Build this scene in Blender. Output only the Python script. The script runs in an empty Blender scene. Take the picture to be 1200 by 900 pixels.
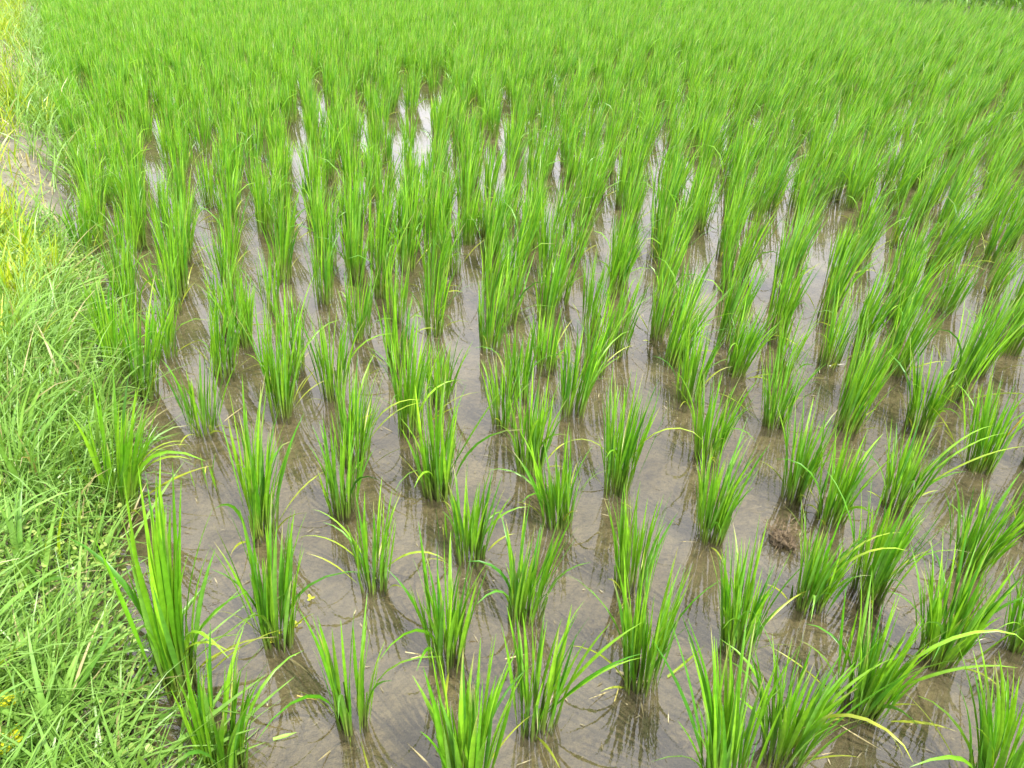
import bpy, math
import numpy as np

S = bpy.context.scene
COL = S.collection
RNG = np.random.default_rng(11)

# ------------------------------------------------------------------ camera, world, sun, exposure
CAM_H, PITCH, FPX = 1.5, math.radians(32.0), 906.0          # metres, below horizontal, focal length in photo pixels
cam_d = bpy.data.cameras.new('camera')
cam_d.sensor_width = 36.0
cam_d.lens = FPX / 1200.0 * 36.0
cam_d.clip_start, cam_d.clip_end = 0.02, 3000.0
cam = bpy.data.objects.new('camera', cam_d)
COL.objects.link(cam)
cam.location = (0, 0, CAM_H)
cam.rotation_euler = (math.pi / 2 - PITCH, 0, 0)
S.camera = cam

SUN_DIR = np.array([0.50, -0.50, 1.0]); SUN_DIR /= np.linalg.norm(SUN_DIR)   # towards the sun: behind the right shoulder, high
sun_el = math.asin(SUN_DIR[2]); sun_az = math.atan2(SUN_DIR[0], SUN_DIR[1])
w = bpy.data.worlds.new('World'); S.world = w; w.use_nodes = True
nt = w.node_tree; nt.nodes.clear()
wo = nt.nodes.new('ShaderNodeOutputWorld'); bg = nt.nodes.new('ShaderNodeBackground')
sky = nt.nodes.new('ShaderNodeTexSky'); sky.sky_type = 'NISHITA'; sky.sun_disc = False
sky.sun_elevation = sun_el; sky.sun_rotation = sun_az; sky.air_density = 1.0; sky.dust_density = 2.5; sky.ozone_density = 1.0
tc = nt.nodes.new('ShaderNodeTexCoord')
mp = nt.nodes.new('ShaderNodeMapping'); mp.inputs['Scale'].default_value = (1.0, 1.0, 2.6)
nz = nt.nodes.new('ShaderNodeTexNoise'); nz.inputs['Scale'].default_value = 2.2; nz.inputs['Detail'].default_value = 7; nz.inputs['Roughness'].default_value = 0.55
cr = nt.nodes.new('ShaderNodeValToRGB'); cr.color_ramp.elements[0].position = 0.30; cr.color_ramp.elements[1].position = 0.62
cr.color_ramp.elements[0].color = (0.35, 0.35, 0.35, 1); cr.color_ramp.elements[1].color = (0.95, 0.95, 0.95, 1)
mx = nt.nodes.new('ShaderNodeMix'); mx.data_type = 'RGBA'
mx.inputs[7].default_value = (15.8, 15.9, 16.9, 1)            # high thin white cloud
L = nt.links.new
L(tc.outputs['Generated'], mp.inputs['Vector']); L(mp.outputs[0], nz.inputs['Vector']); L(nz.outputs['Fac'], cr.inputs['Fac'])
L(cr.outputs['Color'], mx.inputs[0]); L(sky.outputs[0], mx.inputs[6]); L(mx.outputs[2], bg.inputs['Color'])
bg.inputs['Strength'].default_value = 0.12
L(bg.outputs[0], wo.inputs['Surface'])

sun_d = bpy.data.lights.new('sun', 'SUN'); sun_d.energy = 5.0; sun_d.angle = math.radians(0.55); sun_d.color = (1.0, 0.96, 0.88)
sun = bpy.data.objects.new('sun', sun_d); COL.objects.link(sun)
from mathutils import Vector
sun.rotation_euler = Vector(SUN_DIR).to_track_quat('Z', 'Y').to_euler()
sun.location = (4, -4, 8)

S.view_settings.view_transform = 'Standard'; S.view_settings.look = 'None'
S.view_settings.exposure = 0.78; S.view_settings.gamma = 1.0
S.cycles.max_bounces = 8; S.cycles.transparent_max_bounces = 8
S.cycles.caustics_reflective = False; S.cycles.caustics_refractive = False

# ------------------------------------------------------------------ where a photo pixel stands on the ground
CP, SP = math.cos(PITCH), math.sin(PITCH)
def ground_at(px, py, z=0.0):
    u, v = (px - 600) / FPX, (py - 450) / FPX
    dy, dz = CP - v * SP, -SP - v * CP
    t = (CAM_H - z) / -dz
    return np.array([u * t, dy * t, z])
def to_pixel(p):
    x, y, z = p[0], p[1], p[2] - CAM_H
    d = y * CP - z * SP; up = y * SP + z * CP
    return 600 + FPX * x / d, 450 - FPX * up / d, d
def plane_hit(px, py, y0):
    """the point seen at a pixel on the upright plane y = y0"""
    u, v = (px - 600) / FPX, (py - 450) / FPX
    dy, dz = CP - v * SP, -SP - v * CP
    t = y0 / dy
    return np.array([u * t, y0, CAM_H + dz * t])

# ------------------------------------------------------------------ bank geometry
E0, E1 = -0.28, -0.53                                        # water's edge: x = E0 + E1 * y
EN = np.array([-1.0, E1]) / math.hypot(1, E1)                # inland normal
ET = np.array([E1, 1.0]) / math.hypot(1, E1)                 # along the bank, away
def sstep(a, b, x):
    t = np.clip((x - a) / (b - a), 0, 1); return t * t * (3 - 2 * t)
_G = np.random.default_rng(5).random((64, 64))
def noise2(x, y, scale=1.0):
    x = np.asarray(x, float) * scale; y = np.asarray(y, float) * scale
    xi = np.floor(x).astype(int); yi = np.floor(y).astype(int); fx = x - xi; fy = y - yi
    fx = fx * fx * (3 - 2 * fx); fy = fy * fy * (3 - 2 * fy)
    g = lambda a, b: _G[a % 64, b % 64]
    return (g(xi, yi) * (1 - fx) + g(xi + 1, yi) * fx) * (1 - fy) + (g(xi, yi + 1) * (1 - fx) + g(xi + 1, yi + 1) * fx) * fy
def edge_wobble(t):
    return 0.05 * np.exp(-((t - 4.6) / 2.2) ** 2) + 0.07 * (noise2(t, 3.1, 1.3) - 0.5) + 0.05 * (noise2(t, 8.7, 4.0) - 0.5)
def bank_dist(x, y):
    """metres inland of the water's edge, and metres along the bank"""
    rx, ry = x - E0, y
    return rx * EN[0] + ry * EN[1] + edge_wobble(rx * ET[0] + ry * ET[1]), rx * ET[0] + ry * ET[1]
def bank_z(d, t):
    h = -0.06 + 0.17 * sstep(-0.12, 0.30, d)
    return h + 0.035 * (noise2(d * 1.0 + 20, t, 3.0) - 0.5) + 0.02 * (noise2(d + 7, t, 9.0) - 0.5)

# ------------------------------------------------------------------ materials
def new_mat(name):
    m = bpy.data.materials.new(name); m.use_nodes = True; m.node_tree.nodes.clear(); return m, m.node_tree
def leaf_mat(name, trans=0.36, rough=0.38, spec=0.5):
    m, t = new_mat(name); N = t.nodes.new
    out = N('ShaderNodeOutputMaterial'); at = N('ShaderNodeAttribute'); at.attribute_name = 'col'
    geo = N('ShaderNodeTexCoord'); ns = N('ShaderNodeTexNoise'); ns.inputs['Scale'].default_value = 55; ns.inputs['Detail'].default_value = 3
    mr = N('ShaderNodeMapRange'); mr.inputs[1].default_value = 0.3; mr.inputs[2].default_value = 0.7; mr.inputs[3].default_value = 0.80; mr.inputs[4].default_value = 1.18
    mu = N('ShaderNodeMix'); mu.data_type = 'RGBA'; mu.blend_type = 'MULTIPLY'; mu.inputs[0].default_value = 1
    bs = N('ShaderNodeBsdfPrincipled'); bs.inputs['Roughness'].default_value = rough; bs.inputs['Specular IOR Level'].default_value = spec
    tr = N('ShaderNodeBsdfTranslucent'); tm = N('ShaderNodeMix'); tm.data_type = 'RGBA'; tm.blend_type = 'MULTIPLY'; tm.inputs[0].default_value = 1
    tm.inputs[7].default_value = (1.22, 1.18, 0.45, 1)
    ms = N('ShaderNodeMixShader'); ms.inputs[0].default_value = trans
    K = t.links.new
    K(geo.outputs['Object'], ns.inputs['Vector']); K(ns.outputs['Fac'], mr.inputs[0]); K(at.outputs['Color'], mu.inputs[6]); K(mr.outputs[0], mu.inputs[7])
    K(mu.outputs[2], bs.inputs['Base Color']); K(mu.outputs[2], tm.inputs[6]); K(tm.outputs[2], tr.inputs['Color'])
    K(bs.outputs[0], ms.inputs[1]); K(tr.outputs[0], ms.inputs[2]); K(ms.outputs[0], out.inputs['Surface'])
    return m
M_RICE = leaf_mat('rice_leaf')
M_GRASS = leaf_mat('bank_grass_leaf', 0.36, 0.38, 0.5)
M_DRY = leaf_mat('dry_straw', 0.2, 0.6, 0.3)

def mud_mat():
    m, t = new_mat('wet_mud'); N = t.nodes.new; K = t.links.new
    out = N('ShaderNodeOutputMaterial'); bs = N('ShaderNodeBsdfPrincipled'); bs.inputs['Roughness'].default_value = 0.55
    tc = N('ShaderNodeTexCoord')
    n1 = N('ShaderNodeTexNoise'); n1.inputs['Scale'].default_value = 3.5; n1.inputs['Detail'].default_value = 6; n1.inputs['Roughness'].default_value = 0.6
    c1 = N('ShaderNodeValToRGB'); e = c1.color_ramp.elements
    e[0].position = 0.3; e[0].color = (0.130, 0.107, 0.052, 1); e[1].position = 0.7; e[1].color = (0.330, 0.280, 0.158, 1)
    n2 = N('ShaderNodeTexNoise'); n2.inputs['Scale'].default_value = 60; n2.inputs['Detail'].default_value = 5; n2.inputs['Roughness'].default_value = 0.7
    c2 = N('ShaderNodeValToRGB'); c2.color_ramp.elements[0].position = 0.36; c2.color_ramp.elements[0].color = (0.45, 0.44, 0.40, 1); c2.color_ramp.elements[1].position = 0.56
    mu = N('ShaderNodeMix'); mu.data_type = 'RGBA'; mu.blend_type = 'MULTIPLY'; mu.inputs[0].default_value = 1.0
    # thin dark roots and rotted straw lying in the mud
    mp = N('ShaderNodeMapping'); mp.inputs['Scale'].default_value = (9, 26, 1); mp.inputs['Rotation'].default_value = (0, 0, 0.6)
    wn = N('ShaderNodeTexNoise'); wn.inputs['Scale'].default_value = 1.6; wn.inputs['Detail'].default_value = 2; wn.inputs['Distortion'].default_value = 1.6
    c3 = N('ShaderNodeValToRGB'); c3.color_ramp.elements[0].position = 0.485; c3.color_ramp.elements[0].color = (1, 1, 1, 1)
    x = c3.color_ramp.elements.new(0.5); x.color = (0.30, 0.28, 0.24, 1); c3.color_ramp.elements[2].position = 0.515; c3.color_ramp.elements[2].color = (1, 1, 1, 1)
    mu2 = N('ShaderNodeMix'); mu2.data_type = 'RGBA'; mu2.blend_type = 'MULTIPLY'; mu2.inputs[0].default_value = 0.9
    bp = N('ShaderNodeBump'); bp.inputs['Strength'].default_value = 0.9; bp.inputs['Distance'].default_value = 0.012
    K(tc.outputs['Object'], n1.inputs['Vector']); K(tc.outputs['Object'], n2.inputs['Vector']); K(tc.outputs['Object'], mp.inputs['Vector']); K(mp.outputs[0], wn.inputs['Vector'])
    K(n1.outputs['Fac'], c1.inputs['Fac']); K(n2.outputs['Fac'], c2.inputs['Fac']); K(c1.outputs[0], mu.inputs[6]); K(c2.outputs[0], mu.inputs[7])
    K(wn.outputs['Fac'], c3.inputs['Fac']); K(mu.outputs[2], mu2.inputs[6]); K(c3.outputs[0], mu2.inputs[7])
    K(mu2.outputs[2], bs.inputs['Base Color']); K(n2.outputs['Fac'], bp.inputs['Height']); K(bp.outputs[0], bs.inputs['Normal']); K(bs.outputs[0], out.inputs['Surface'])
    return m
def water_mat():
    m, t = new_mat('paddy_water'); N = t.nodes.new; K = t.links.new
    out = N('ShaderNodeOutputMaterial'); tc = N('ShaderNodeTexCoord')
    n1 = N('ShaderNodeTexNoise'); n1.inputs['Scale'].default_value = 22; n1.inputs['Detail'].default_value = 3
    n2 = N('ShaderNodeTexNoise'); n2.inputs['Scale'].default_value = 5; n2.inputs['Detail'].default_value = 2
    ad = N('ShaderNodeMath'); ad.operation = 'ADD'
    bp = N('ShaderNodeBump'); bp.inputs['Strength'].default_value = 0.07; bp.inputs['Distance'].default_value = 0.005
    fr = N('ShaderNodeFresnel'); fr.inputs['IOR'].default_value = 1.72
    tr = N('ShaderNodeBsdfTransparent'); tr.inputs['Color'].default_value = (0.90, 0.87, 0.78, 1)
    si = N('ShaderNodeBsdfDiffuse'); si.inputs['Color'].default_value = (0.190, 0.162, 0.090, 1)      # suspended silt
    m1 = N('ShaderNodeMixShader')
    sr = N('ShaderNodeMapRange'); sr.inputs[1].default_value = 0.3; sr.inputs[2].default_value = 0.7; sr.inputs[3].default_value = 0.05; sr.inputs[4].default_value = 0.28
    gl = N('ShaderNodeBsdfGlossy'); gl.inputs['Roughness'].default_value = 0.015
    m2 = N('ShaderNodeMixShader')
    K(tc.outputs['Object'], n1.inputs['Vector']); K(tc.outputs['Object'], n2.inputs['Vector'])
    K(n1.outputs['Fac'], ad.inputs[0]); K(n2.outputs['Fac'], ad.inputs[1]); K(ad.outputs[0], bp.inputs['Height'])
    K(bp.outputs[0], fr.inputs['Normal']); K(bp.outputs[0], gl.inputs['Normal'])
    K(n2.outputs['Fac'], sr.inputs[0]); K(sr.outputs[0], m1.inputs[0]); K(tr.outputs[0], m1.inputs[1]); K(si.outputs[0], m1.inputs[2])
    K(fr.outputs[0], m2.inputs[0]); K(m1.outputs[0], m2.inputs[1]); K(gl.outputs[0], m2.inputs[2]); K(m2.outputs[0], out.inputs['Surface'])
    return m
def soil_mat(name, ca, cb, scale=6.0):
    m, t = new_mat(name); N = t.nodes.new; K = t.links.new
    out = N('ShaderNodeOutputMaterial'); bs = N('ShaderNodeBsdfPrincipled'); bs.inputs['Roughness'].default_value = 0.85
    tc = N('ShaderNodeTexCoord'); n1 = N('ShaderNodeTexNoise'); n1.inputs['Scale'].default_value = scale; n1.inputs['Detail'].default_value = 8; n1.inputs['Roughness'].default_value = 0.65
    c1 = N('ShaderNodeValToRGB'); c1.color_ramp.elements[0].position = 0.3; c1.color_ramp.elements[0].color = (*ca, 1); c1.color_ramp.elements[1].position = 0.72; c1.color_ramp.elements[1].color = (*cb, 1)
    n2 = N('ShaderNodeTexNoise'); n2.inputs['Scale'].default_value = 70; n2.inputs['Detail'].default_value = 4
    bp = N('ShaderNodeBump'); bp.inputs['Strength'].default_value = 0.9; bp.inputs['Distance'].default_value = 0.012
    K(tc.outputs['Object'], n1.inputs['Vector']); K(tc.outputs['Object'], n2.inputs['Vector']); K(n1.outputs['Fac'], c1.inputs['Fac']); K(c1.outputs[0], bs.inputs['Base Color'])
    K(n2.outputs['Fac'], bp.inputs['Height']); K(bp.outputs[0], bs.inputs['Normal']); K(bs.outputs[0], out.inputs['Surface'])
    return m
M_MUD, M_WATER = mud_mat(), water_mat()
M_SOIL = soil_mat('bank_soil', (0.060, 0.054, 0.038), (0.205, 0.190, 0.135))
M_PLAIN = soil_mat('far_field_green', (0.05, 0.13, 0.012), (0.09, 0.20, 0.02), 0.6)
M_ROOT = soil_mat('rotted_roots', (0.05, 0.035, 0.02), (0.17, 0.12, 0.07), 40)

# ------------------------------------------------------------------ object helpers
def mesh_np(name, V, F, C=None, mats=(), smooth=True):
    me = bpy.data.meshes.new(name)
    V = np.ascontiguousarray(V, np.float32); F = np.ascontiguousarray(F, np.int32)
    k = F.shape[1]
    me.vertices.add(len(V)); me.vertices.foreach_set('co', V.ravel())
    me.loops.add(F.size); me.loops.foreach_set('vertex_index', F.ravel())
    me.polygons.add(len(F)); me.polygons.foreach_set('loop_start', np.arange(0, F.size, k, dtype=np.int32))
    if smooth: me.polygons.foreach_set('use_smooth', np.ones(len(F), bool))
    if C is not None:
        a = me.color_attributes.new('col', 'FLOAT_COLOR', 'POINT')
        a.data.foreach_set('color', np.concatenate([C, np.ones((len(C), 1))], 1).astype(np.float32).ravel())
    for m in mats: me.materials.append(m)
    me.update(calc_edges=True)
    return me
def link(name, me, parent=None, loc=(0, 0, 0)):
    o = bpy.data.objects.new(name, me); COL.objects.link(o); o.location = loc
    if parent: o.parent = parent
    return o
def tag(o, label=None, cat=None, group=None, kind=None):
    if label: o['label'] = label
    if cat: o['category'] = cat
    if group: o['group'] = group
    if kind: o['kind'] = kind
    return o
def thing(name, label, cat, loc, group=None):
    return tag(link(name, None, None, loc), label, cat, group)

# ------------------------------------------------------------------ leaf blades
def blades(rng, base, az, tilt, length, bend, width, col, S_=6, fold=True, lean=None, twist=None, sheath=0.35, tipcol=None, basecol=None, bendpow=2.0):
    """n leaf strips as arrays: returns V (n, S+1, k, 3), F for one leaf, C (n, S+1, k, 3)"""
    n = len(az); s = np.linspace(0, 1, S_ + 1)
    th = tilt[:, None] + bend[:, None] * s[None] ** bendpow
    out = np.stack([np.cos(az), np.sin(az), np.zeros(n)], 1)
    d = np.sin(th)[..., None] * out[:, None] + np.cos(th)[..., None] * np.array([0, 0, 1.0])
    step = d[:, :-1] + d[:, 1:]
    P = np.zeros((n, S_ + 1, 3)); P[:, 1:] = np.cumsum(step, 1) * (length[:, None, None] / S_ / 2)
    if lean is not None: P += (s[None, :, None] ** 1.4) * length[:, None, None] * lean[:, None, :]
    P += base[:, None, :]
    T = np.gradient(P, axis=1); T /= np.linalg.norm(T, axis=2, keepdims=True) + 1e-9
    sd0 = np.stack([-np.sin(az), np.cos(az), np.zeros(n)], 1)
    tw = (rng.normal(0, 0.7, n) if twist is None else twist)[:, None] * (0.4 + 0.9 * s[None])
    side = sd0[:, None] - (sd0[:, None] * T).sum(2, keepdims=True) * T
    side /= np.linalg.norm(side, axis=2, keepdims=True) + 1e-9
    nor = np.cross(T, side)
    side2 = np.cos(tw)[..., None] * side + np.sin(tw)[..., None] * nor
    nor2 = np.cross(T, side2)
    prof = np.where(s < 0.5, sheath + (1 - sheath) * sstep(0.12, 0.5, s), 1 - 0.95 * ((np.maximum(s, 0.5) - 0.5) / 0.5) ** 1.7)
    hw = 0.5 * width[:, None] * prof[None]
    if fold:
        V = np.stack([P - side2 * hw[..., None], P + nor2 * (hw * 0.45)[..., None], P + side2 * hw[..., None]], 2); k = 3
    else:
        V = np.stack([P - side2 * hw[..., None], P + side2 * hw[..., None]], 2); k = 2
    C = np.repeat(col[:, None], S_ + 1, 1)
    if basecol is not None:
        f = (1 - sstep(0.05, 0.42, s))[None, :, None]; C = C * (1 - f) + basecol[:, None] * f
    if tipcol is not None:
        f = sstep(0.8, 1.0, s)[None, :, None]; C = C * (1 - f) + tipcol[:, None] * f
    C = np.repeat(C[:, :, None], k, 2)
    if k == 3: C = C * (1 + rng.normal(0, .10, (n, 1, 3, 1))) * np.array([1.0, 1.12, 1.0])[None, None, :, None]     # paler midrib, uneven halves
    i = np.arange(S_)[:, None] * k + np.arange(k - 1)[None]
    F = np.stack([i, i + 1, i + 1 + k, i + k], -1).reshape(-1, 4)
    return V, F, C
def merge(V, F, C):
    n = len(V); m = V.shape[1] * V.shape[2]
    return V.reshape(-1, 3), (F[None] + (np.arange(n) * m)[:, None, None]).reshape(-1, 4), C.reshape(-1, 3)
def cat_parts(parts):
    Vs, Fs, Cs, o = [], [], [], 0
    for V, F, C in parts:
        Vs.append(V); Fs.append(F + o); Cs.append(C); o += len(V)
    return np.concatenate(Vs), np.concatenate(Fs), np.concatenate(Cs)

G_A, G_B = np.array([0.064, 0.225, 0.007]), np.array([0.222, 0.436, 0.024])       # deep and light green of rice leaves
YEL, TAN, PALE = np.array([0.46, 0.44, 0.05]), np.array([0.50, 0.42, 0.22]), np.array([0.26, 0.36, 0.06])
def rice(rng, H, top_r, n, lean, width, S_=6, fold=True, old=0.10):
    """leaves of one rice clump round the origin (water level z = 0)"""
    az = rng.uniform(0, 2 * np.pi, n)
    maxt = math.atan2(top_r, H)
    tilt = maxt * rng.uniform(0, 1, n) ** 0.7 * 0.72
    length = H * (0.50 + 0.52 * rng.random(n) ** 0.8) / np.cos(tilt * 0.8)
    bend = rng.uniform(-0.12, 0.40, n)
    hook = rng.random(n) < 0.07; bend[hook] = rng.uniform(0.7, 2.2, hook.sum())
    od = rng.random(n) < old
    tilt[od] = rng.uniform(0.35, 0.95, od.sum()); length[od] *= rng.uniform(0.4, 0.75, od.sum()); bend[od] = rng.uniform(0.5, 1.3, od.sum())
    r = 0.006 + 0.034 * np.sqrt(rng.random(n))
    base = np.stack([r * np.cos(az + rng.normal(0, .4, n)), r * np.sin(az + rng.normal(0, .4, n)), np.full(n, -0.02)], 1)
    f = rng.random((n, 1)); col = G_A * (1 - f) + G_B * f
    col *= 1 + rng.normal(0, .12, (n, 1))
    blue = rng.random(n) < 0.25; col[blue] = col[blue] * np.array([.8, .86, 2.2])
    col[od] = col[od] * 0.4 + (YEL * 0.6) * rng.uniform(0.7, 1.1, (od.sum(), 1))
    dead = rng.random(n) < 0.03; tilt[dead] = rng.uniform(.9, 1.45, dead.sum()); length[dead] *= rng.uniform(.2, .4, dead.sum()); bend[dead] = rng.uniform(-.2, .4, dead.sum())
    col[dead] = TAN * rng.uniform(.5, 1.0, (dead.sum(), 1))
    tip = col * 1.15; dry = rng.random(n) < 0.22; tip[dry] = TAN * 0.8
    bc = PALE * rng.uniform(0.45, 1.0, (n, 1)) + 0 * col
    wd = width * rng.uniform(0.7, 1.2, n); wd[od] *= 0.7; wd[dead] *= 0.45
    ln = np.array([lean[0], lean[1], 0])[None] * rng.uniform(0.6, 1.4, (n, 1)) + rng.normal(0, 0.03, (n, 3)) * [1, 1, 0]
    return blades(rng, base, az, tilt, length, bend, wd, col, S_, fold, ln, None, 0.34, tip, bc)
def stems(rng, n, H, lean, top_r):
    """round leaf sheaths of a clump from the mud up"""
    az = rng.uniform(0, 2 * np.pi, n); r0 = 0.036 * np.sqrt(rng.random(n)); L = H * rng.uniform(0.28, 0.42, n)
    tl = math.atan2(top_r, H) * 0.7 * np.sqrt(rng.random(n))
    o = np.stack([np.cos(az), np.sin(az)], 1)
    b = np.concatenate([o * r0[:, None], np.full((n, 1), -0.05)], 1)
    d = np.concatenate([o * np.sin(tl)[:, None] + np.array(lean)[None] * 0.6, np.cos(tl)[:, None]], 1)
    a4 = np.arange(5) * 2 * np.pi / 5; ring = np.stack([np.cos(a4), np.sin(a4), 0 * a4], 1)
    lv = np.array([0, 0.5, 1.0]); rad = np.array([0.0042, 0.0038, 0.0014])
    V = b[:, None, None] + d[:, None, None] * (L[:, None] * lv)[..., None, None] + ring[None, None] * rad[None, :, None, None]
    i = np.arange(2)[:, None] * 5 + np.arange(5)[None]; j = np.arange(2)[:, None] * 5 + (np.arange(5)[None] + 1) % 5
    F = np.stack([i, j, j + 5, i + 5], -1).reshape(-1, 4)
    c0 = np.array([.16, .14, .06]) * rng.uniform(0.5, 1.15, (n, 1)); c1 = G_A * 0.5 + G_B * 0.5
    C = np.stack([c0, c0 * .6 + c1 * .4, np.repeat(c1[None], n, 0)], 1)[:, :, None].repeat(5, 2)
    return V, F, C

# ------------------------------------------------------------------ setting: ground, mud, water, bank
def grid(xs, ys, zf):
    X, Y = np.meshgrid(xs, ys); Z = zf(X, Y)
    V = np.stack([X, Y, Z], -1).reshape(-1, 3); nx = len(xs)
    i = (np.arange(len(ys) - 1)[:, None] * nx + np.arange(nx - 1)[None])
    return V, np.stack([i, i + 1, i + 1 + nx, i + nx], -1).reshape(-1, 4)
me = mesh_np('ground', np.array([[-900, -900, -.14], [900, -900, -.14], [900, 900, -.14], [-900, 900, -.14]]), np.array([[0, 1, 2, 3]]), None, [M_PLAIN])
tag(link('ground', me), 'level green farmland running out to the horizon', None, None, 'structure')
def mud_z(X, Y):
    z = -0.030 + 0.022 * (noise2(X, Y, 2.6) - 0.5) + 0.014 * (noise2(X + 9, Y, 7.0) - 0.5) + 0.007 * (noise2(X, Y + 5, 19.0) - 0.5) + 0.003 * (noise2(X, Y + 15, 45.0) - 0.5)
    return np.minimum(z, -0.006)
ys = np.concatenate([np.arange(-1.5, 4.5, 0.018), np.geomspace(4.5, 26, 150)])
V, F = grid(np.concatenate([np.linspace(-16, -3.2, 60)[:-1], np.linspace(-3.2, 3.4, 330), np.linspace(3.4, 12, 60)[1:]]), ys, mud_z)
tag(link('mud', mesh_np('mud', V, F, None, [M_MUD])), 'brown paddy mud under shallow water', None, None, 'structure')
V = np.array([[-16, -1.5, 0], [12, -1.5, 0], [12, 26, 0], [-16, 26, 0]], float)
tag(link('water', mesh_np('water', V, np.array([[0, 1, 2, 3]]), None, [M_WATER])), 'shallow muddy water flooding the paddy', None, None, 'structure')

ts = np.concatenate([np.arange(-2.2, 6, 0.025), np.geomspace(6, 60, 160)])
ds = np.concatenate([np.linspace(-0.22, 1.2, 64), np.geomspace(1.25, 80, 30)])
Dm, Tm = np.meshgrid(ds, ts)
def bank_point(d, t):
    dd = d - edge_wobble(t)
    return E0 + EN[0] * dd + ET[0] * t, EN[1] * dd + ET[1] * t
BX, BY = bank_point(Dm, Tm)
V = np.stack([BX, BY, bank_z(Dm, Tm)], -1).reshape(-1, 3); nx = len(ds)
i = (np.arange(len(ts) - 1)[:, None] * nx + np.arange(nx - 1)[None])
F = np.stack([i, i + nx, i + 1 + nx, i + 1], -1).reshape(-1, 4)
tag(link('bank', mesh_np('bank', V, F, None, [M_SOIL])), 'low earth bank beside the flooded paddy', None, None, 'structure')
# the bund on the far right side of the paddy, parallel to the near bank
def bund_x(y): return 7.55 - 0.53 * (y - 11.1)
vs = []
yy = np.linspace(-2, 26, 90)
for y in yy:
    for dx, z in ((-0.25, -0.08), (0.05, 0.12), (0.5, 0.22), (1.2, 0.2), (1.6, -0.08)):
        vs.append((bund_x(y) + dx, y, z + 0.04 * float(noise2(dx + 3, y, 3.0) - .5)))
i = (np.arange(len(yy) - 1)[:, None] * 5 + np.arange(4)[None])
F = np.stack([i, i + 1, i + 6, i + 5], -1).reshape(-1, 4)
tag(link('far_bund', mesh_np('far_bund', np.array(vs), F, None, [M_SOIL])), 'low earth bund closing the far side of the paddy', None, None, 'structure')

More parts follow.
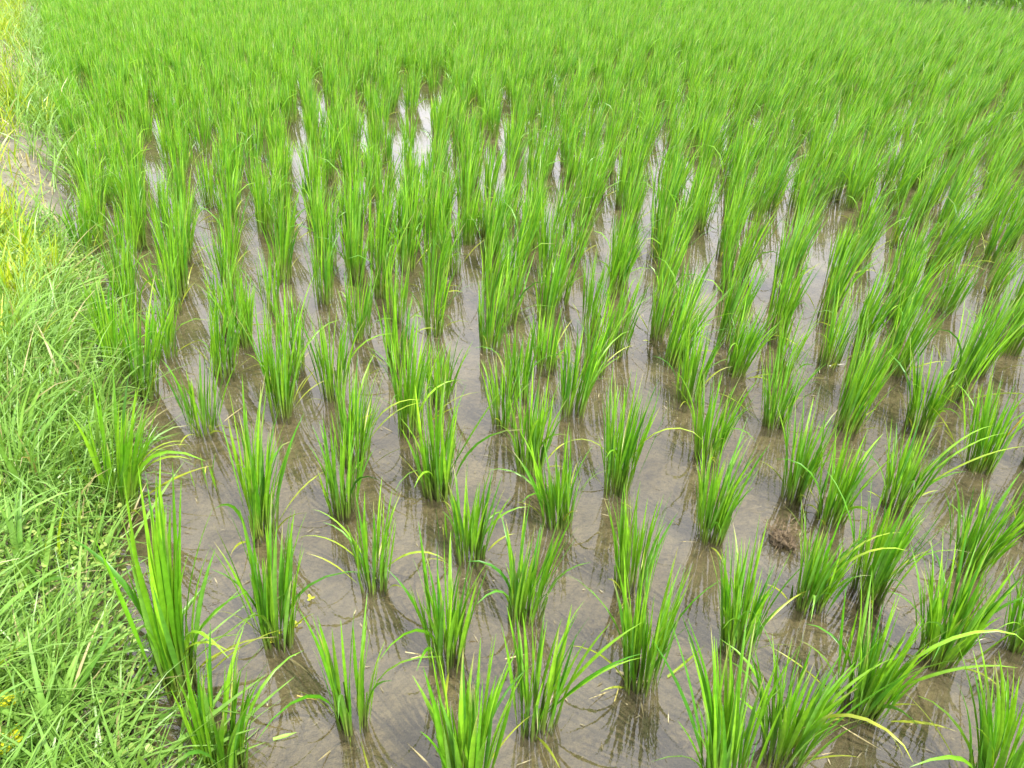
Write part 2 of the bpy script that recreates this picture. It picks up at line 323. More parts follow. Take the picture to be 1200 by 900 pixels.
# ------------------------------------------------------------------ rice clumps read off the photograph: base pixel, tip pixel, spread in pixels, leaves, leaf width, label
NEAR = [
 (207, 805, 165, 552, 112, 34, .0165, 'broad leaved rice clump, tall and yellow edged, crowding the grass bank at lower left'),
 (325, 750, 318, 588, 92, 36, .0125, 'upright rice clump with yellow clover leaves floating at its foot'),
 (262, 905, 255, 748, 112, 32, .0150, 'rice clump cut by the bottom edge beside the grass bank'),
 (545, 930, 542, 768, 150, 40, .0135, 'spreading rice clump cut by the bottom edge near the middle'),
 (522, 773, 520, 636, 88, 34, .0115, 'v shaped rice clump with dry straw lying left of its foot'),
 (627, 850, 645, 700, 100, 28, .0120, 'sparse rice clump with long leaves flung right, bottom centre'),
 (613, 722, 632, 598, 80, 40, .0100, 'dense dark rice clump directly behind the sparse bottom centre clump'),
 (750, 800, 770, 650, 82, 46, .0105, 'full rice clump with bleached sheaths and dead stubs round its foot'),
 (740, 690, 757, 560, 66, 36, .0100, 'slim rice clump right behind the full clump with bleached sheaths'),
 (413, 848, 405, 692, 70, 22, .0110, 'thin short rice clump alone in open muddy water, lower left of centre'),
 (437, 685, 432, 570, 84, 24, .0095, 'small loose rice clump with drooping pale leaves on both sides'),
 (550, 652, 555, 540, 66, 32, .0105, 'compact rice clump standing behind the v shaped one'),
 (830, 628, 858, 500, 80, 46, .0100, 'dark green rice clump fanning right, just left of the brown root clod'),
 (863, 758, 888, 622, 78, 42, .0105, 'rice clump leaning right just in front of the brown root clod'),
 (947, 707, 985, 590, 82, 46, .0100, 'bushy rice clump right of the root clod with two pale leaves pointing sideways'),
 (1017, 697, 1066, 558, 84, 48, .0100, 'strongly leaning rice clump, second to the right of the root clod'),
 (917, 885, 965, 735, 132, 48, .0115, 'wide rice clump at lower right with a yellow leaf hanging down'),
 (1007, 830, 1052, 690, 118, 52, .0110, 'wide leaning rice clump with one long leaf arching far to the right'),
 (1100, 773, 1150, 640, 132, 56, .0110, 'largest leaning rice clump close to the right edge of the photo'),
 (1133, 665, 1182, 552, 96, 46, .0100, 'leaning rice clump right behind the largest one near the right edge'),
 (1196, 755, 1225, 655, 70, 34, .0100, 'rice clump half cut by the right edge, level with the largest clump'),
 (845, 930, 860, 745, 112, 40, .0120, 'rice clump cut by the bottom edge left of the wide yellow leaved one'),
 (1160, 932, 1205, 768, 120, 40, .0125, 'rice clump in the bottom right corner, cut by the frame'),
 (307, 622, 303, 452, 78, 34, .0120, 'tall rice clump right behind the one with clover at its foot'),
 (145, 593, 140, 438, 92, 32, .0145, 'broad leaved rice clump touching the bank grass, with arching yellow side leaves'),
 (240, 504, 232, 405, 66, 36, .0105, 'vase shaped rice clump in open water behind a lone seedling'),
 (331, 484, 328, 345, 72, 44, .0095, 'tall rice clump behind and left of the pair almost touching'),
 (172, 464, 168, 322, 66, 38, .0100, 'rice clump next to the bank just behind the broad leaved one'),
 (402, 600, 398, 488, 58, 30, .0100, 'rice clump front of a pair almost touching, left of centre'),
 (416, 542, 420, 408, 70, 40, .0095, 'rice clump back of a pair almost touching, with pale arching leaves'),
 (512, 579, 512, 440, 84, 40, .0105, 'large rice clump at the centre with pale green sheaths and a wide leaf at right'),
 (515, 470, 520, 385, 52, 34, .0090, 'rice clump straight behind the large pale sheathed centre clump'),
 (466, 427, 467, 335, 46, 26, .0095, 'small single rice clump with a pale bent leaf, in bright water'),
 (620, 550, 630, 428, 72, 46, .0095, 'dense rice clump just right of centre, merging with the one in front'),
 (653, 612, 650, 500, 74, 40, .0100, 'rice clump just right of centre, merging with the dense one behind'),
 (590, 497, 592, 408, 50, 30, .0090, 'narrow rice clump left behind the dense one right of centre'),
 (723, 575, 745, 432, 62, 48, .0095, 'tall isolated rice clump with pale twisted leaves, right of centre'),
 (670, 483, 690, 368, 62, 40, .0090, 'rice clump behind the tall isolated one, with leaves tossed right'),
 (807, 468, 826, 360, 56, 40, .0090, 'rice clump leaning right over bright water, above right of centre'),
 (827, 537, 848, 428, 60, 42, .0095, 'rice clump straight behind the dark fan left of the root clod'),
 (907, 497, 928, 395, 60, 42, .0090, 'rice clump beside a white strip of reflected sky, right of centre'),
 (930, 580, 953, 462, 62, 38, .0100, 'v shaped rice clump rising straight behind the brown root clod'),
 (1050, 592, 1088, 488, 74, 44, .0095, 'leaning rice clump with long flat leaves over pale water, right side'),
 (972, 608, 1005, 498, 66, 40, .0095, 'rice clump close behind the bushy one right of the root clod'),
 (1146, 548, 1182, 430, 72, 48, .0090, 'rice clump with one orange yellow leaf near the right edge'),
 (1076, 499, 1104, 400, 66, 44, .0090, 'rice clump behind the flat leaved leaning one, right side'),
]
OTHERS = [(217,303),(194,416),(317,362),(285,405),(262,438),(380,354),(446,347),(508,391),(476,315),(420,396),(344,435),(332,325),(573,408),(638,430),(694,438),
 (722,412),(770,394),(607,462),(788,427),(852,340),(850,398),(914,342),(910,394),(972,427),(862,438),(1092,316),(1008,404),(1050,372),(1048,436),(1108,364),
 (1162,344),(1184,412),(1144,436),(1000,470),(1116,466),(156,182),(220,195),(268,196),(272,296),(386,208),(436,207),(497,261),(366,244),(667,209),(628,247),(548,257),
 (600,198),(709,207),(791,222),(862,265),(930,242),(850,222),(996,242),(1012,262),(1074,260),(1152,240)]
plants = []      # dict: pos, H, r, lean, n, w, label
for bx, by, tx, ty, wp, n, lw, lab in NEAR:
    p = ground_at(bx, by); q = plane_hit(tx, ty, p[1] + 0.02); H = q[2]
    zd = to_pixel((p[0], p[1], H * .8))[2]
    plants.append(dict(p=p, H=H, r=0.45 * wp * zd / FPX, lean=((q[0] - p[0]) / H, 0.03), n=int(n * 1.5), w=lw * .72, label=lab, near=True))
pos = [q['p'][:2] for q in plants]
def far_from(x, y, dmin):
    a = np.array(pos); return ((a[:, 0] - x) ** 2 + (a[:, 1] - y) ** 2).min() > dmin * dmin
for bx, by in OTHERS:
    p = ground_at(bx, by)
    if far_from(p[0], p[1], 0.12):
        plants.append(dict(p=p)); pos.append(p[:2])
# the rest of the planting: hand set, so a jittered diagonal lattice
rows = []
A1, A2 = np.array([0.160, -0.104]), np.array([0.100, 0.134])
cand = []
for a in range(-170, 170):
    for b in range(-170, 170):
        q = np.array([0.03, 1.0]) + a * A1 + b * A2 + RNG.normal(0, 0.027, 2)
        q = q + 0.16 * np.array([float(noise2(q[0] + 50, q[1], .8)) - .5, float(noise2(q[0] + 80, q[1] + 9, .8)) - .5])      # rows wander: planted by hand
        x, y = q
        if not (-0.2 < y < 23): continue
        if abs(x) > 0.70 * (y + 0.85) + 0.55: continue
        if bank_dist(x, y)[0] > (-0.10 if y < 2.3 else -0.02) or x > bund_x(y) - 0.35: continue
        cand.append((y, x))
cand.sort()
grid_cells = {}
def cell(x, y): return int(math.floor(x / .25)), int(math.floor(y / .25))
for q in pos: grid_cells.setdefault(cell(*q), []).append(q)
def ok_cell(x, y, dmin):
    cx, cy = cell(x, y)
    for i in (-1, 0, 1):
        for j in (-1, 0, 1):
            for q in grid_cells.get((cx + i, cy + j), ()):
                if (q[0] - x) ** 2 + (q[1] - y) ** 2 < dmin * dmin: return False
    return True
# strips of open water the photograph shows between the clumps (pixel x, y from the far end to the near end)
OPEN = [((498, 100), (497, 205)), ((590, 165), (587, 212)), ((652, 170), (649, 230)), ((728, 190), (705, 300)), ((777, 150), (755, 300)), ((755, 300), (748, 345)),
        ((840, 250), (818, 375)), ((938, 175), (925, 240)), ((915, 270), (885, 490)), ((975, 240), (958, 350)), ((172, 205), (180, 300)), ((233, 215), (238, 290)),
        ((285, 210), (300, 370)), ((342, 215), (355, 330)), ((375, 100), (377, 130)), ((555, 300), (550, 360)), ((700, 270), (690, 330)),
        ((1030, 290), (1012, 330)), ((1195, 330), (1130, 390)), ((470, 100), (472, 170)), ((350, 120), (352, 160))]
def in_open(x, y):
    a = to_pixel((x, y, 0)); b = to_pixel((x + .045, y, .31))
    for (x0, y0), (x1, y1) in OPEN:
        for f in np.linspace(0, 1, 7):
            px, py = a[0] + f * (b[0] - a[0]), a[1] + f * (b[1] - a[1])
            if y0 <= py <= y1 and abs(px - (x0 + (x1 - x0) * (py - y0) / (y1 - y0))) < 3.5 + 0.022 * py: return True
    return False
cand = [(0, (bx, by * k)) for k in (1.0, 0.86)  for bx, by in OTHERS + [q[:2] for q in NEAR] if 290 < by < 520] + [(0, b) for b in OTHERS if b[1] <= 290] + cand
for y, x in cand:
    if y == 0:                                               # the planting goes on straight behind a clump that hides it
        bx, by = x; x, y, _ = ground_at(bx + RNG.normal(2, 4), by - (0.10 + 0.03 * RNG.random()) * by)
        if in_open(x, y) or bank_dist(x, y)[0] > -.1 or not ok_cell(x, y, .15): continue
        plants.append(dict(p=np.array([x, y, 0.0]))); grid_cells.setdefault(cell(x, y), []).append((x, y)); continue
    if y < 9 and in_open(x, y): continue
    px, py, _ = to_pixel((x, y, 0))
    dmin = 0.31 if (y < 1.75 and 100 < px < 1200) else 0.25 if (y < 2.1 and 120 < px < 1190 and py < 900) else 0.175 if y < 3.4 else 0.15 if y < 8 else 0.11
    if ok_cell(x, y, dmin):
        plants.append(dict(p=np.array([x, y, 0.0]))); grid_cells.setdefault(cell(x, y), []).append((x, y))
for q in plants:
    if 'H' not in q:
        y = q['p'][1]
        q.update(H=float(np.clip(RNG.normal(0.38 if y < 2.4 else 0.365 if y < 5 else 0.335, 0.045 if y < 5 else 0.025), 0.23, 0.46)), r=float(RNG.uniform(0.030, 0.070)), lean=(float(RNG.normal(0.13 + 0.02 * q['p'][0], 0.04)), float(RNG.normal(0.03, 0.03))),
                 n=int(RNG.integers(36, 66)), w=float(RNG.uniform(.0055, .0075)), label=None, near=False)
    px, py, d = to_pixel(q['p']); tx, ty, _ = to_pixel(q['p'] + [q['lean'][0] * q['H'], 0, q['H']])
    q['px'], q['py'], q['d'] = px, py, d
    q['seen'] = -30 < px < 1215 and 0 < ty + 15 and ty < 890 and py > 0
seen = sorted([q for q in plants if q['seen']], key=lambda q: (not q['near'], q['d']))
indiv, rest = seen[:300], seen[300:] + [q for q in plants if not q['seen']]

# labels: hand written near ones, counted bands in the middle distance, one shared label where the planting closes up
ORD = 'first second third fourth fifth sixth seventh eighth ninth tenth eleventh twelfth thirteenth fourteenth fifteenth sixteenth seventeenth eighteenth nineteenth twentieth'.split()
ORD += ['twenty-' + o for o in ORD[:9]] + ['thirtieth'] + ['thirty-' + o for o in ORD[:9]] + ['fortieth'] + ['forty-' + o for o in ORD[:9]] + ['fiftieth'] + ['fifty-' + o for o in ORD[:9]]
BANDS = [(520, 1000, 'the unlabelled gaps of the near rows'), (420, 520, 'the row just below mid photo'), (350, 420, 'the row just above mid photo'),
         (300, 350, 'the row a third down the photo'), (268, 300, 'the row above a third down the photo'), (240, 268, 'the topmost row with bare water between')]
mid = [q for q in indiv if not q['near']]
for lo, hi, txt in BANDS:
    b = sorted([q for q in (mid if lo == 520 else seen) if lo <= q['py'] < hi and -10 < q['px'] < 1210], key=lambda q: q['px'])
    for k, q in enumerate(b):
        if q['label'] is not None: continue
        look = 'tall' if q['H'] > .46 else ('short' if q['H'] < .40 else 'medium')
        if lo == 520:
            nb = min([z for z in plants if z['near']], key=lambda z: (z['px'] - q['px']) ** 2 + (z['py'] - q['py']) ** 2)
            q['label'] = f"{look} rice clump {ORD[k]} from the left of those half hidden between the near clumps"
        else:
            q['label'] = f"{look} rice clump, {ORD[min(k, 58)]} from the bank in {txt}"
FAR_LABEL = 'rice clump among many alike where the rows close into an unbroken green carpet'
PY = YEL * .38 + G_B * .62
EXTRA = {   # single leaves one notices: direction round the stem, tilt, length, bend, width, colour
 'two pale leaves pointing sideways': [(0, .25, .30, 1.45, .008, PY), (-.2, .3, .29, 1.6, .008, PY)],
 'yellow leaf hanging down': [(-.8, .2, .36, 2.5, .009, YEL * .6 + G_B * .3), (.3, .45, .3, 1.0, .009, G_B)],
 'arching far to the right': [(-.05, .35, .42, 2.2, .008, G_B), (-.3, .6, .32, .9, .009, G_B)],
 'arching yellow side leaves': [(0, .5, .33, 1.3, .010, PY), (-.25, .6, .36, 1.2, .010, PY), (.2, .45, .30, 1.4, .009, PY)],
 'drooping pale leaves on both': [(3.1, .5, .26, 1.7, .008, PY), (-.2, .6, .25, 1.8, .008, PY), (2.7, .4, .27, 1.5, .008, G_B)],
 'with pale arching leaves': [(0, .4, .33, 1.4, .009, PY), (.25, .6, .30, 1.2, .009, PY)],
 'pale bent leaf': [(0, .4, .22, 1.6, .007, PY)],
 'pale twisted leaves': [(-.3, .2, .38, 2.3, .007, PY), (3.3, .3, .30, 2.0, .007, PY)],
 'wide leaf at right': [(-.1, .45, .42, .1, .016, G_A * .5 + G_B * .5)],
 'long leaves flung right': [(0, .45, .36, .4, .009, G_B), (.1, .65, .28, .8, .008, G_B), (-.2, .5, .33, .5, .008, G_A)],
 'orange yellow leaf': [(.1, .40, .30, .1, .008, np.array([.52, .36, .03]))],
 'yellow edged': [(1.2, .12, .42, .15, .014, PY), (-.4, .35, .30, 1.6, .012, PY)],
 'long flat leaves': [(0, .5, .34, .9, .008, G_B), (-.2, .65, .36, .7, .008, PY), (.2, .45, .34, 1.1, .008, G_B)],
}
GROUP = 'rice clumps planted across the flooded paddy'
nth = 0
for q in indiv:
    rng = np.random.default_rng(1000 + nth); nth += 1
    root = thing('rice_plant', q['label'] or FAR_LABEL, 'rice plant', q['p'], GROUP)
    near = q['near'] or q['d'] < 3.0
    V, F, C = rice(rng, q['H'], q['r'], q['n'], q['lean'], q['w'], 8 if near else 5, near, 0.055 if near else 0.04)
    if q['near']:
        for i in range(len(V)):
            link('leaf', mesh_np('leaf', V[i].reshape(-1, 3), F, C[i].reshape(-1, 3), [M_RICE]), root)
        for key, lst in EXTRA.items():
            if key in (q['label'] or ''):
                e = np.array([x[:5] for x in lst], float); k = len(lst)
                V, F2, C = blades(rng, np.tile([[0.01, 0, .02]], (k, 1)), e[:, 0], e[:, 1], e[:, 2], e[:, 3], e[:, 4], np.array([x[5] for x in lst]), 10, True, None, rng.normal(0, .3, k), .3, None, None, 2.6)
                for i in range(k): link('leaf', mesh_np('leaf', V[i].reshape(-1, 3), F2, C[i].reshape(-1, 3), [M_RICE]), root)
    else:
        tag(link('leaves', mesh_np('leaves', *merge(V, F, C), [M_RICE]), root), kind='stuff')
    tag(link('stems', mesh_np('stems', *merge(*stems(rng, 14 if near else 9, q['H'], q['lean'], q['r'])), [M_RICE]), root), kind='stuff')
# all the rice beyond: one object
parts = []
for q in rest:
    rng = np.random.default_rng(50000 + nth); nth += 1
    d = q['d']
    if d < 5: n, s_, f_ = 46, 5, False
    elif d < 14: n, s_, f_ = 58, 4, False
    else: n, s_, f_ = 16, 3, False
    V, F, C = rice(rng, q['H'], q['r'] * (1.0 if d < 5 else 1.15 if d < 8.5 else 1.6), n, q['lean'], q['w'] * (1.0 if d < 14 else 1.8), s_, f_, 0.04)
    parts.append(merge(V + q['p'], F, C))
V, F, C = cat_parts(parts)
tag(link('rice_field', mesh_np('rice_field', V, F, C, [M_RICE])), 'dense green rice covering the far part of the paddy', 'rice', None, 'stuff')

# ------------------------------------------------------------------ grass on the bank
B_A, B_B = np.array([0.095, 0.225, 0.030]), np.array([0.245, 0.415, 0.085])       # greyish green
Y_A, Y_B = np.array([0.140, 0.300, 0.010]), np.array([0.400, 0.460, 0.018])       # yellow green
D_A, D_B = np.array([0.26, 0.25, 0.09]), np.array([0.44, 0.38, 0.20])             # dry
def dirt_at(d, t):
    """0..1: how bare the soil is"""
    path = sstep(0.05, 0.15, d + 0.20 * np.exp(-((t - 5.3) / 1.1) ** 2) - 0.10) * (1 - sstep(0.75, 1.0, d))
    b = np.exp(-((t - 5.3) / 1.0) ** 2) * 1.15 + 0.85 * np.exp(-((t - 9.6) / 1.9) ** 2) + 0.7 * np.exp(-((t - 15) / 2.0) ** 2)
    edge = (1 - sstep(0.02, 0.10, d)) * (noise2(d + 3, t, 2.2) > 0.45) * 0.7
    return np.clip(path * b * (0.5 + 1.0 * noise2(d, t, 6.0)) + edge, 0, 0.96)
def yellow_at(d, t):
    y = sstep(0.16, 0.30, d + 0.10 * (noise2(d + 40, t, 3.0) - .5)) * sstep(2.4, 3.2, t)
    return y
def scatter(rng, n, t0, t1, d0, d1):
    t = rng.uniform(t0, t1, n); d = d0 + (d1 - d0) * rng.random(n)
    x, y = bank_point(d, t); return d, t, x, y, bank_z(d, t)
def in_view(x, y, m=0.25): return (x > -0.70 * (y + 0.75) - m)
def grass_set(rng, n, rngs, lo, hi, wlo, whi, ca, cb, keep, tmax, bmax, S_=4, lean=(0.1, 0, 0), dryf=0.05):
    d, t, x, y, z = scatter(rng, n, *rngs)
    k = (rng.random(n) < keep(d, t)) & in_view(x, y); d, t, x, y, z = d[k], t[k], x[k], y[k], z[k]; n = len(d)
    base = np.stack([x, y, z - 0.01], 1); az = rng.uniform(0, 2 * np.pi, n)
    clump = noise2(x, y, 11.0)
    L_ = rng.uniform(lo, hi, n) * (0.40 + 1.15 * clump)
    f = np.clip(rng.random(n) * .6 + .4 * clump, 0, 1)[:, None]; col = ca * (1 - f) + cb * f
    dr = rng.random(n) < dryf; col[dr] = D_A + (D_B - D_A) * rng.random((dr.sum(), 1))
    return merge(*blades(rng, base, az, rng.uniform(0.05, tmax, n), L_, rng.uniform(0.1, bmax, n), rng.uniform(wlo, whi, n), col, S_, False, np.array([lean]) * np.ones((n, 1)), None, 0.7))
r = np.random.default_rng(21)
weedy = lambda d, t: (noise2(d * 1.0 + 31, t, 2.4) > 0.52) * (1 - sstep(.22, .32, d))
cool = lambda d, t: (1 - 0.95 * dirt_at(d, t)) * (1 - 0.72 * weedy(d, t)) * (1 - 0.8 * yellow_at(d, t))
warm = lambda d, t: (1 - 0.9 * dirt_at(d, t)) * (0.04 + 0.96 * yellow_at(d, t))
g1 = cat_parts([grass_set(r, 36000, (-0.6, 4.2, -0.04, 0.62), .09, .27, .0024, .0064, B_A, B_B, cool, 1.1, 1.5, 5),
                grass_set(r, 1800, (-0.6, 4.2, -0.03, 0.55), .16, .33, .006, .0105, B_A * 1.1, B_B * 1.1, cool, 0.9, 1.2, 6, (0.12, 0, 0), 0.03),
                grass_set(r, 26000, (4.2, 24, -0.09, 0.75), .12, .34, .005, .010, B_A, B_B, cool, 0.9, 1.3, 4)])
tag(link('bank_grass', mesh_np('bank_grass', *g1, [M_GRASS])), 'tangled grey green grass covering the edge of the bank', 'grass', None, 'stuff')
g2 = cat_parts([grass_set(r, 9000, (-0.6, 4.6, 0.05, 0.9), .08, .22, .004, .008, Y_A, Y_B, warm, 0.7, 0.9, 5),
                grass_set(r, 30000, (4.0, 24, 0.05, 1.7), .09, .24, .005, .010, Y_A, Y_B, warm, 0.7, 0.9, 4)])
tag(link('yellow_grass', mesh_np('yellow_grass', *g2, [M_GRASS])), 'yellow green grass growing along the top of the bank', 'grass', None, 'stuff')
g3 = cat_parts([grass_set(r, 34000, (2.5, 20, 0.10, 1.3), .02, .07, .003, .006, D_A * .9, D_B, lambda d, t: 0.15 + 0.8 * dirt_at(d, t), 1.4, 0.8, 3),
                grass_set(r, 3500, (-0.6, 4, -0.02, 0.5), .05, .16, .002, .004, D_A, D_B, lambda d, t: 0.5 + 0 * d, 1.5, 0.6, 4)])
tag(link('dry_grass', mesh_np('dry_grass', *g3, [M_DRY])), 'short dry grass and straw on the bare bank path', 'grass', None, 'stuff')

# low leafy weeds at the foot of the bank
def ovals(rng, c, az, tilt, size, col):
    n = len(az); a = np.arange(8) * 2 * np.pi / 8
    loc = np.stack([np.cos(a) * 1.0, np.sin(a) * 0.62, 0.12 * np.cos(2 * a)], 1)
    out = np.stack([np.cos(az) * np.cos(tilt), np.sin(az) * np.cos(tilt), np.sin(tilt)], 1); sd = np.stack([-np.sin(az), np.cos(az), 0 * az], 1); up = np.cross(out, sd)
    V = c[:, None] + size[:, None, None] * (loc[None, :, 0:1] * out[:, None] + loc[None, :, 1:2] * sd[:, None] + loc[None, :, 2:3] * up[:, None])
    F = np.array([[0, 1, 2, 7], [7, 2, 3, 6], [6, 3, 4, 5]])
    return V.reshape(-1, 3), (F[None] + (np.arange(n) * 8)[:, None, None]).reshape(-1, 4), np.repeat(col[:, None], 8, 1).reshape(-1, 3)
n = 16000
d, t, x, y, z = scatter(r, n, -0.5, 4.2, -0.05, 0.5)
patch = ((weedy(d, t) > .5) | (r.random(n) < .25)) & in_view(x, y); d, t, x, y, z = [q[patch] for q in (d, t, x, y, z)]; n = len(x)
f = r.random((n, 1)); col = np.array([0.13, 0.26, 0.03]) * (1 - f) + np.array([0.40, 0.50, 0.13]) * f
ov = ovals(r, np.stack([x, y, z + r.uniform(0.005, 0.11, n)], 1), r.uniform(0, 6.28, n), r.normal(0.25, 0.35, n), r.uniform(0.005, 0.0115, n), col)
tag(link('leafy_weeds', mesh_np('leafy_weeds', *ov, [M_GRASS])), 'small pale leafy weeds creeping at the foot of the bank', 'weeds', None, 'stuff')

# far bund weeds
n = 9000
y = r.uniform(6, 20, n); dx = r.uniform(-0.15, 1.4, n); x = bund_x(y) + dx
f = r.random((n, 1)); col = np.array([0.06, 0.17, 0.015]) * (1 - f) + np.array([0.15, 0.30, 0.04]) * f
bl = merge(*blades(r, np.stack([x, y, np.full(n, .08)], 1), r.uniform(0, 6.28, n), r.uniform(0.05, 0.7, n), r.uniform(.22, .5, n) * (0.6 + .8 * noise2(x, y, 2.5)), r.uniform(.2, 1.2, n), r.uniform(.012, .03, n), col, 3, False))
tag(link('bund_weeds', mesh_np('bund_weeds', *bl, [M_GRASS])), 'dark green weeds growing on the bund at the far right', 'weeds', None, 'stuff')

# ------------------------------------------------------------------ single tufts one can tell apart on the bank
def tuft(px, py, label, n, L_, wd, ca, cb, lean, tmax=0.7, bmax=0.9, h=0.08, seed=0, part='blade'):
    rng = np.random.default_rng(900 + seed); p = ground_at(px, py, h)
    dd, tt = bank_dist(p[0], p[1]); p[2] = max(float(bank_z(dd, tt)), -0.02)
    root = thing('grass_tuft', label, 'grass tuft', p, 'grass tufts standing out on the bank')
    f = rng.random((n, 1)); col = ca * (1 - f) + cb * f; rr = 0.02 * np.sqrt(rng.random(n)); az = rng.uniform(0, 6.28, n)
    V, F, C = blades(rng, np.stack([rr * np.cos(az), rr * np.sin(az), np.full(n, -.01)], 1), az, rng.uniform(.05, tmax, n), rng.uniform(.6, 1.1, n) * L_, rng.uniform(.1, bmax, n),
                     rng.uniform(.7, 1.2, n) * wd, col, 7, True, np.array([[*lean, 0]]) + rng.normal(0, .06, (n, 3)) * [1, 1, 0], None, .6)
    for i in range(n): link(part, mesh_np(part, V[i].reshape(-1, 3), F, C[i].reshape(-1, 3), [M_GRASS]), root)
tuft(98, 650, 'grey green grass tuft with broad leaves reaching over the muddy water edge', 12, .24, .012, B_A, B_B * 1.1, (.5, .25), seed=1)
tuft(150, 800, 'long grass tuft lying out over the water below the broad leaved rice', 10, .30, .009, B_A, B_B * 1.1, (.9, .25), seed=2)
tuft(200, 885, 'pale grass tuft at the bottom edge leaning into the cut off rice clump', 12, .24, .010, B_A * 1.1, B_B * 1.15, (.45, .1), seed=3)
tuft(30, 690, 'upright broad grass tuft by the left edge of the photo', 16, .26, .012, B_A, B_B * 1.1, (.15, .1), seed=4)
tuft(60, 860, 'broad pale grass tuft in the bottom left corner', 14, .24, .012, B_A * 1.05, B_B * 1.15, (.25, .0), seed=5)
tuft(20, 560, 'flattened silvery grass tuft by the left edge above the upright broad one', 14, .26, .010, B_A * 1.1, B_B * 1.2, (.35, .2), 1.0, 1.2, seed=6)
tuft(55, 500, 'tall thin grass tuft beside the broad leaved rice with yellow side leaves', 14, .26, .008, B_A, B_B, (.15, .15), seed=7)
tuft(16, 370, 'bright yellow green grass tuft at the left edge', 26, .24, .008, Y_A, Y_B, (.0, .05), .5, .7, seed=8)
tuft(62, 330, 'yellow green grass tuft standing just below the bare earth patch', 26, .26, .008, Y_A, Y_B, (-.05, .05), .5, .7, seed=9)
tuft(28, 315, 'largest yellow grass tuft, close to the left edge below the bare earth', 30, .28, .009, Y_A, Y_B, (.05, .05), .5, .7, seed=10)
tuft(22, 140, 'tall lush green tuft on the bank path above the bare earth patch', 34, .34, .012, Y_A * .75, Y_B * .8, (.05, .05), .6, .7, seed=11)
tuft(52, 142, 'yellow tipped tuft beside the lush one above the bare earth patch', 26, .30, .010, Y_A, Y_B, (.08, .05), .6, .7, seed=12)

# ------------------------------------------------------------------ small single things in the water
def floating_leaf(px, py, label, L_, ang, col, wd=.006, curl=.25, name='fallen_leaf', cat='dead leaf'):
    p = ground_at(px, py, 0.004); rng = np.random.default_rng(int(px * 7 + py))
    a = np.array([ang])
    V, F, C = blades(rng, np.array([[0, 0, 0.0]]), a, np.array([1.48]), np.array([L_]), np.array([curl * .25]), np.array([wd]), np.array([col], float), 6, True, np.array([[-.12 * math.sin(ang), .12 * math.cos(ang), 0]]), np.array([1.4]), .7)
    tag(link(name, mesh_np(name, *merge(V, F, C), [M_DRY]), None, p), label, cat, 'dead leaves and straw lying on the water')
floating_leaf(482, 772, 'dry tan straw lying left of the v shaped clump', .07, .2, TAN, .006)
floating_leaf(475, 764, 'thin bleached straw beside the dry tan one', .06, -.35, TAN * 1.1, .003)
floating_leaf(722, 786, 'cream dead leaf stub left of the full clump with bleached sheaths', .055, -.6, TAN * 1.25, .008)
floating_leaf(742, 799, 'cream dead leaf stub right under the full clump with bleached sheaths', .045, -.1, TAN * 1.25, .008)
floating_leaf(720, 822, 'yellowed straw in front of the full clump with bleached sheaths', .06, 1.1, TAN * np.array([.8, .85, .5]), .004)
floating_leaf(782, 793, 'green leaf sunk flat in the water right of the full clump', .13, .55, G_A * .5 + YEL * .3, .008, name='sunken_leaf', cat='sunken leaf')
floating_leaf(320, 866, 'pale cut grass leaf floating near the bottom edge', .05, .15, B_B * 1.2, .009)
floating_leaf(348, 815, 'orange straw floating below the clover leaves', .05, -.4, np.array([.45, .33, .10]), .004)
floating_leaf(592, 772, 'pale straw lying against the sparse bottom centre clump', .06, .1, TAN, .004)
floating_leaf(970, 429, 'white dead leaf lying flat in the water above right of centre', .07, .0, np.array([.55, .53, .45]), .006)
floating_leaf(1120, 755, 'thin white straw under the largest leaning clump', .10, .05, np.array([.55, .5, .4]), .003)
floating_leaf(985, 850, 'thin curved straw at lower right under the wide clump', .09, -.9, TAN, .003)
floating_leaf(410, 495, 'long faded leaf on the water between the pair of clumps and the centre clump', .10, .4, YEL * .9, .006)
# clover like leaves
for px, py, lab in ((326, 742, 'yellow clover leaf touching the foot of the upright clump'), (318, 752, 'second yellow clover leaf, just left at the same foot'), (348, 731, 'yellow clover leaf drifting right of the upright clump'),
                    (364, 701, 'lone yellow clover leaf floating in open water right of the upright clump')):
    rng = np.random.default_rng(px); p = ground_at(px, py, 0.008); k = np.arange(3) * 2.1 + rng.random() * 2
    ov = ovals(rng, np.stack([.006 * np.cos(k), .006 * np.sin(k), 0.002 + 0 * k], 1), k, np.full(3, .15), np.full(3, .0065), np.array([[.42, .46, .03]] * 3))
    tag(link('clover_leaf', mesh_np('clover_leaf', *ov, [M_GRASS]), None, p), lab, 'clover leaf', 'clover leaves floating on the water')
# yellow leaves on the bank corner
for px, py, lab in ((10, 822, 'bright yellow broad leaf at the left edge near the bottom corner'), (8, 868, 'second bright yellow leaf, lower in the bottom left corner'), (60, 470, 'small yellow flower head half buried in the bank grass')):
    rng = np.random.default_rng(px + 3); p = ground_at(px, py, 0.17 if py > 600 else .13); k = np.arange(5) * 1.26
    s_ = .017 if py > 600 else .012
    ov = ovals(rng, np.stack([s_ * np.cos(k), s_ * np.sin(k), 0 * k], 1), k, rng.normal(.3, .2, 5), np.full(5, s_), np.array([[.60, .62, .02]] * 5))
    tag(link('yellow_flower', mesh_np('yellow_flower', *ov, [M_GRASS]), None, p), lab, 'yellow plant')
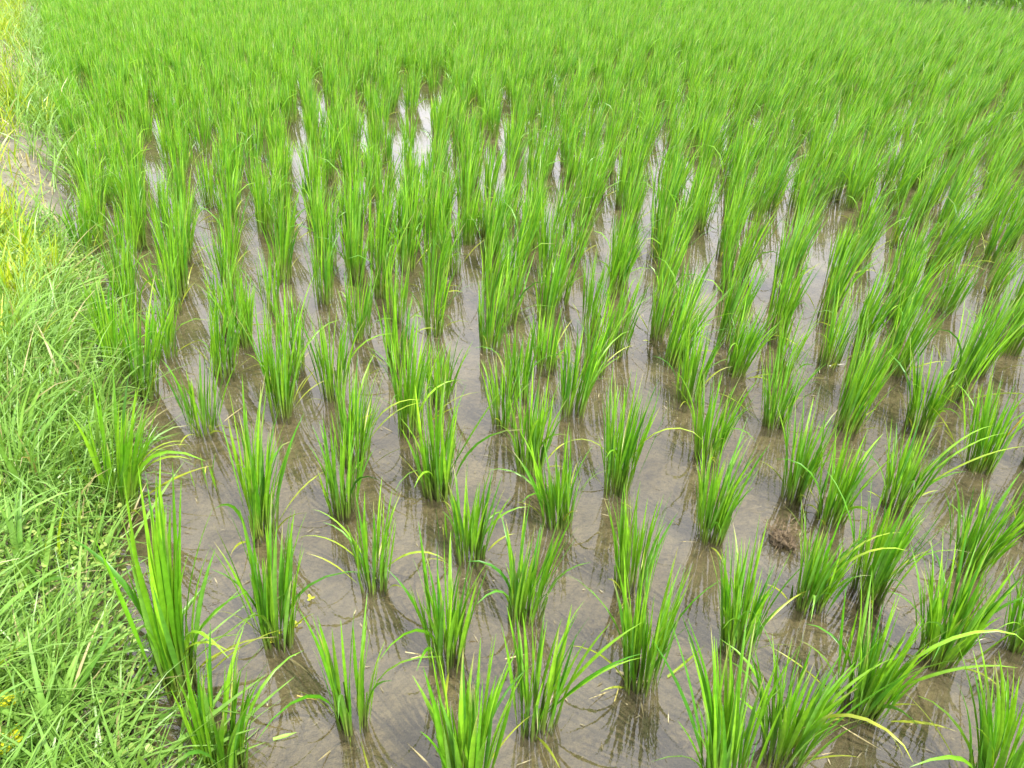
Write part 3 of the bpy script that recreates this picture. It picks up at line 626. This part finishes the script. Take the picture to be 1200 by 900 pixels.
# seedling
for px, py, lab in ((243, 568, 'lone thin rice seedling in open water in front of the vase shaped clump'), (890, 880, 'tiny weed seedling rising from the water by the bottom edge'), (520, 640, 'weak stray seedling standing left of the compact clump')):
    rng = np.random.default_rng(px); root = thing('seedling', lab, 'seedling', ground_at(px, py))
    V, F, C = rice(rng, .17, .04, 5, (.02, .02), .006, 6, True, .2)
    for i in range(len(V)): link('leaf', mesh_np('leaf', V[i].reshape(-1, 3), F, C[i].reshape(-1, 3), [M_RICE]), root)
# specks of straw, husk and leaf scattered over the water
n = 1500; rr_ = np.random.default_rng(8)
y = rr_.uniform(.6, 5, n); x = rr_.uniform(-.75, .75, n) * (y + .7); k = bank_dist(x, y)[0] < -.02; x, y = x[k], y[k]; n = len(x)
f = rr_.random((n, 1)); bl = merge(*blades(rr_, np.stack([x, y, np.full(n, .0025)], 1), rr_.uniform(0, 6.28, n), rr_.uniform(1.50, 1.56, n), rr_.uniform(.005, .05, n) ** 1.0 * rr_.random(n), rr_.uniform(-.05, .05, n), rr_.uniform(.001, .0035, n),
    np.array([.10, .08, .04]) * (1 - f) + np.array([.45, .40, .24]) * f, 2, False, None, np.full(n, .05)))
tag(link('floating_litter', mesh_np('floating_litter', *bl, [M_DRY])), 'specks of straw and husk floating on the paddy water', 'litter', None, 'stuff')
# the brown clod of pulled roots
rng = np.random.default_rng(77); p = ground_at(917, 633)
root = thing('root_clod', 'brown clod of tangled roots lying in the water behind a leaning rice clump', 'root clod', p)
th, ph = np.meshgrid(np.linspace(0, math.pi, 14), np.linspace(0, 2 * math.pi, 25)[:-1], indexing='ij')
rad = .028 * (0.75 + .55 * noise2(th * 3 + 5, np.cos(ph) * 2 + 9, 1.5)) * (0.85 + .35 * rng.random(th.shape))
V = np.stack([rad * np.sin(th) * np.cos(ph), 1.2 * rad * np.sin(th) * np.sin(ph), .5 * rad * np.cos(th) + .004], -1).reshape(-1, 3)
i, j = np.meshgrid(np.arange(13), np.arange(24), indexing='ij'); j2 = (j + 1) % 24
link('clod', mesh_np('clod', V, np.stack([i * 24 + j, (i + 1) * 24 + j, (i + 1) * 24 + j2, i * 24 + j2], -1).reshape(-1, 4), None, [M_ROOT], False), root)
n = 220; az = rng.uniform(0, 6.28, n); rr = .042 * np.sqrt(rng.random(n)); f = rng.random((n, 1))
bl = merge(*blades(rng, np.stack([rr * np.cos(az), rr * np.sin(az) * 1.2, rng.uniform(0, .035, n)], 1), rng.uniform(0, 6.28, n), rng.uniform(.6, 1.7, n), rng.uniform(.02, .06, n), rng.normal(0, 1, n), np.full(n, .0016), np.array([.09, .06, .035]) * (1 - f) + np.array([.25, .185, .11]) * f, 4, False))
tag(link('roots', mesh_np('roots', *bl, [M_DRY]), root), kind='stuff')
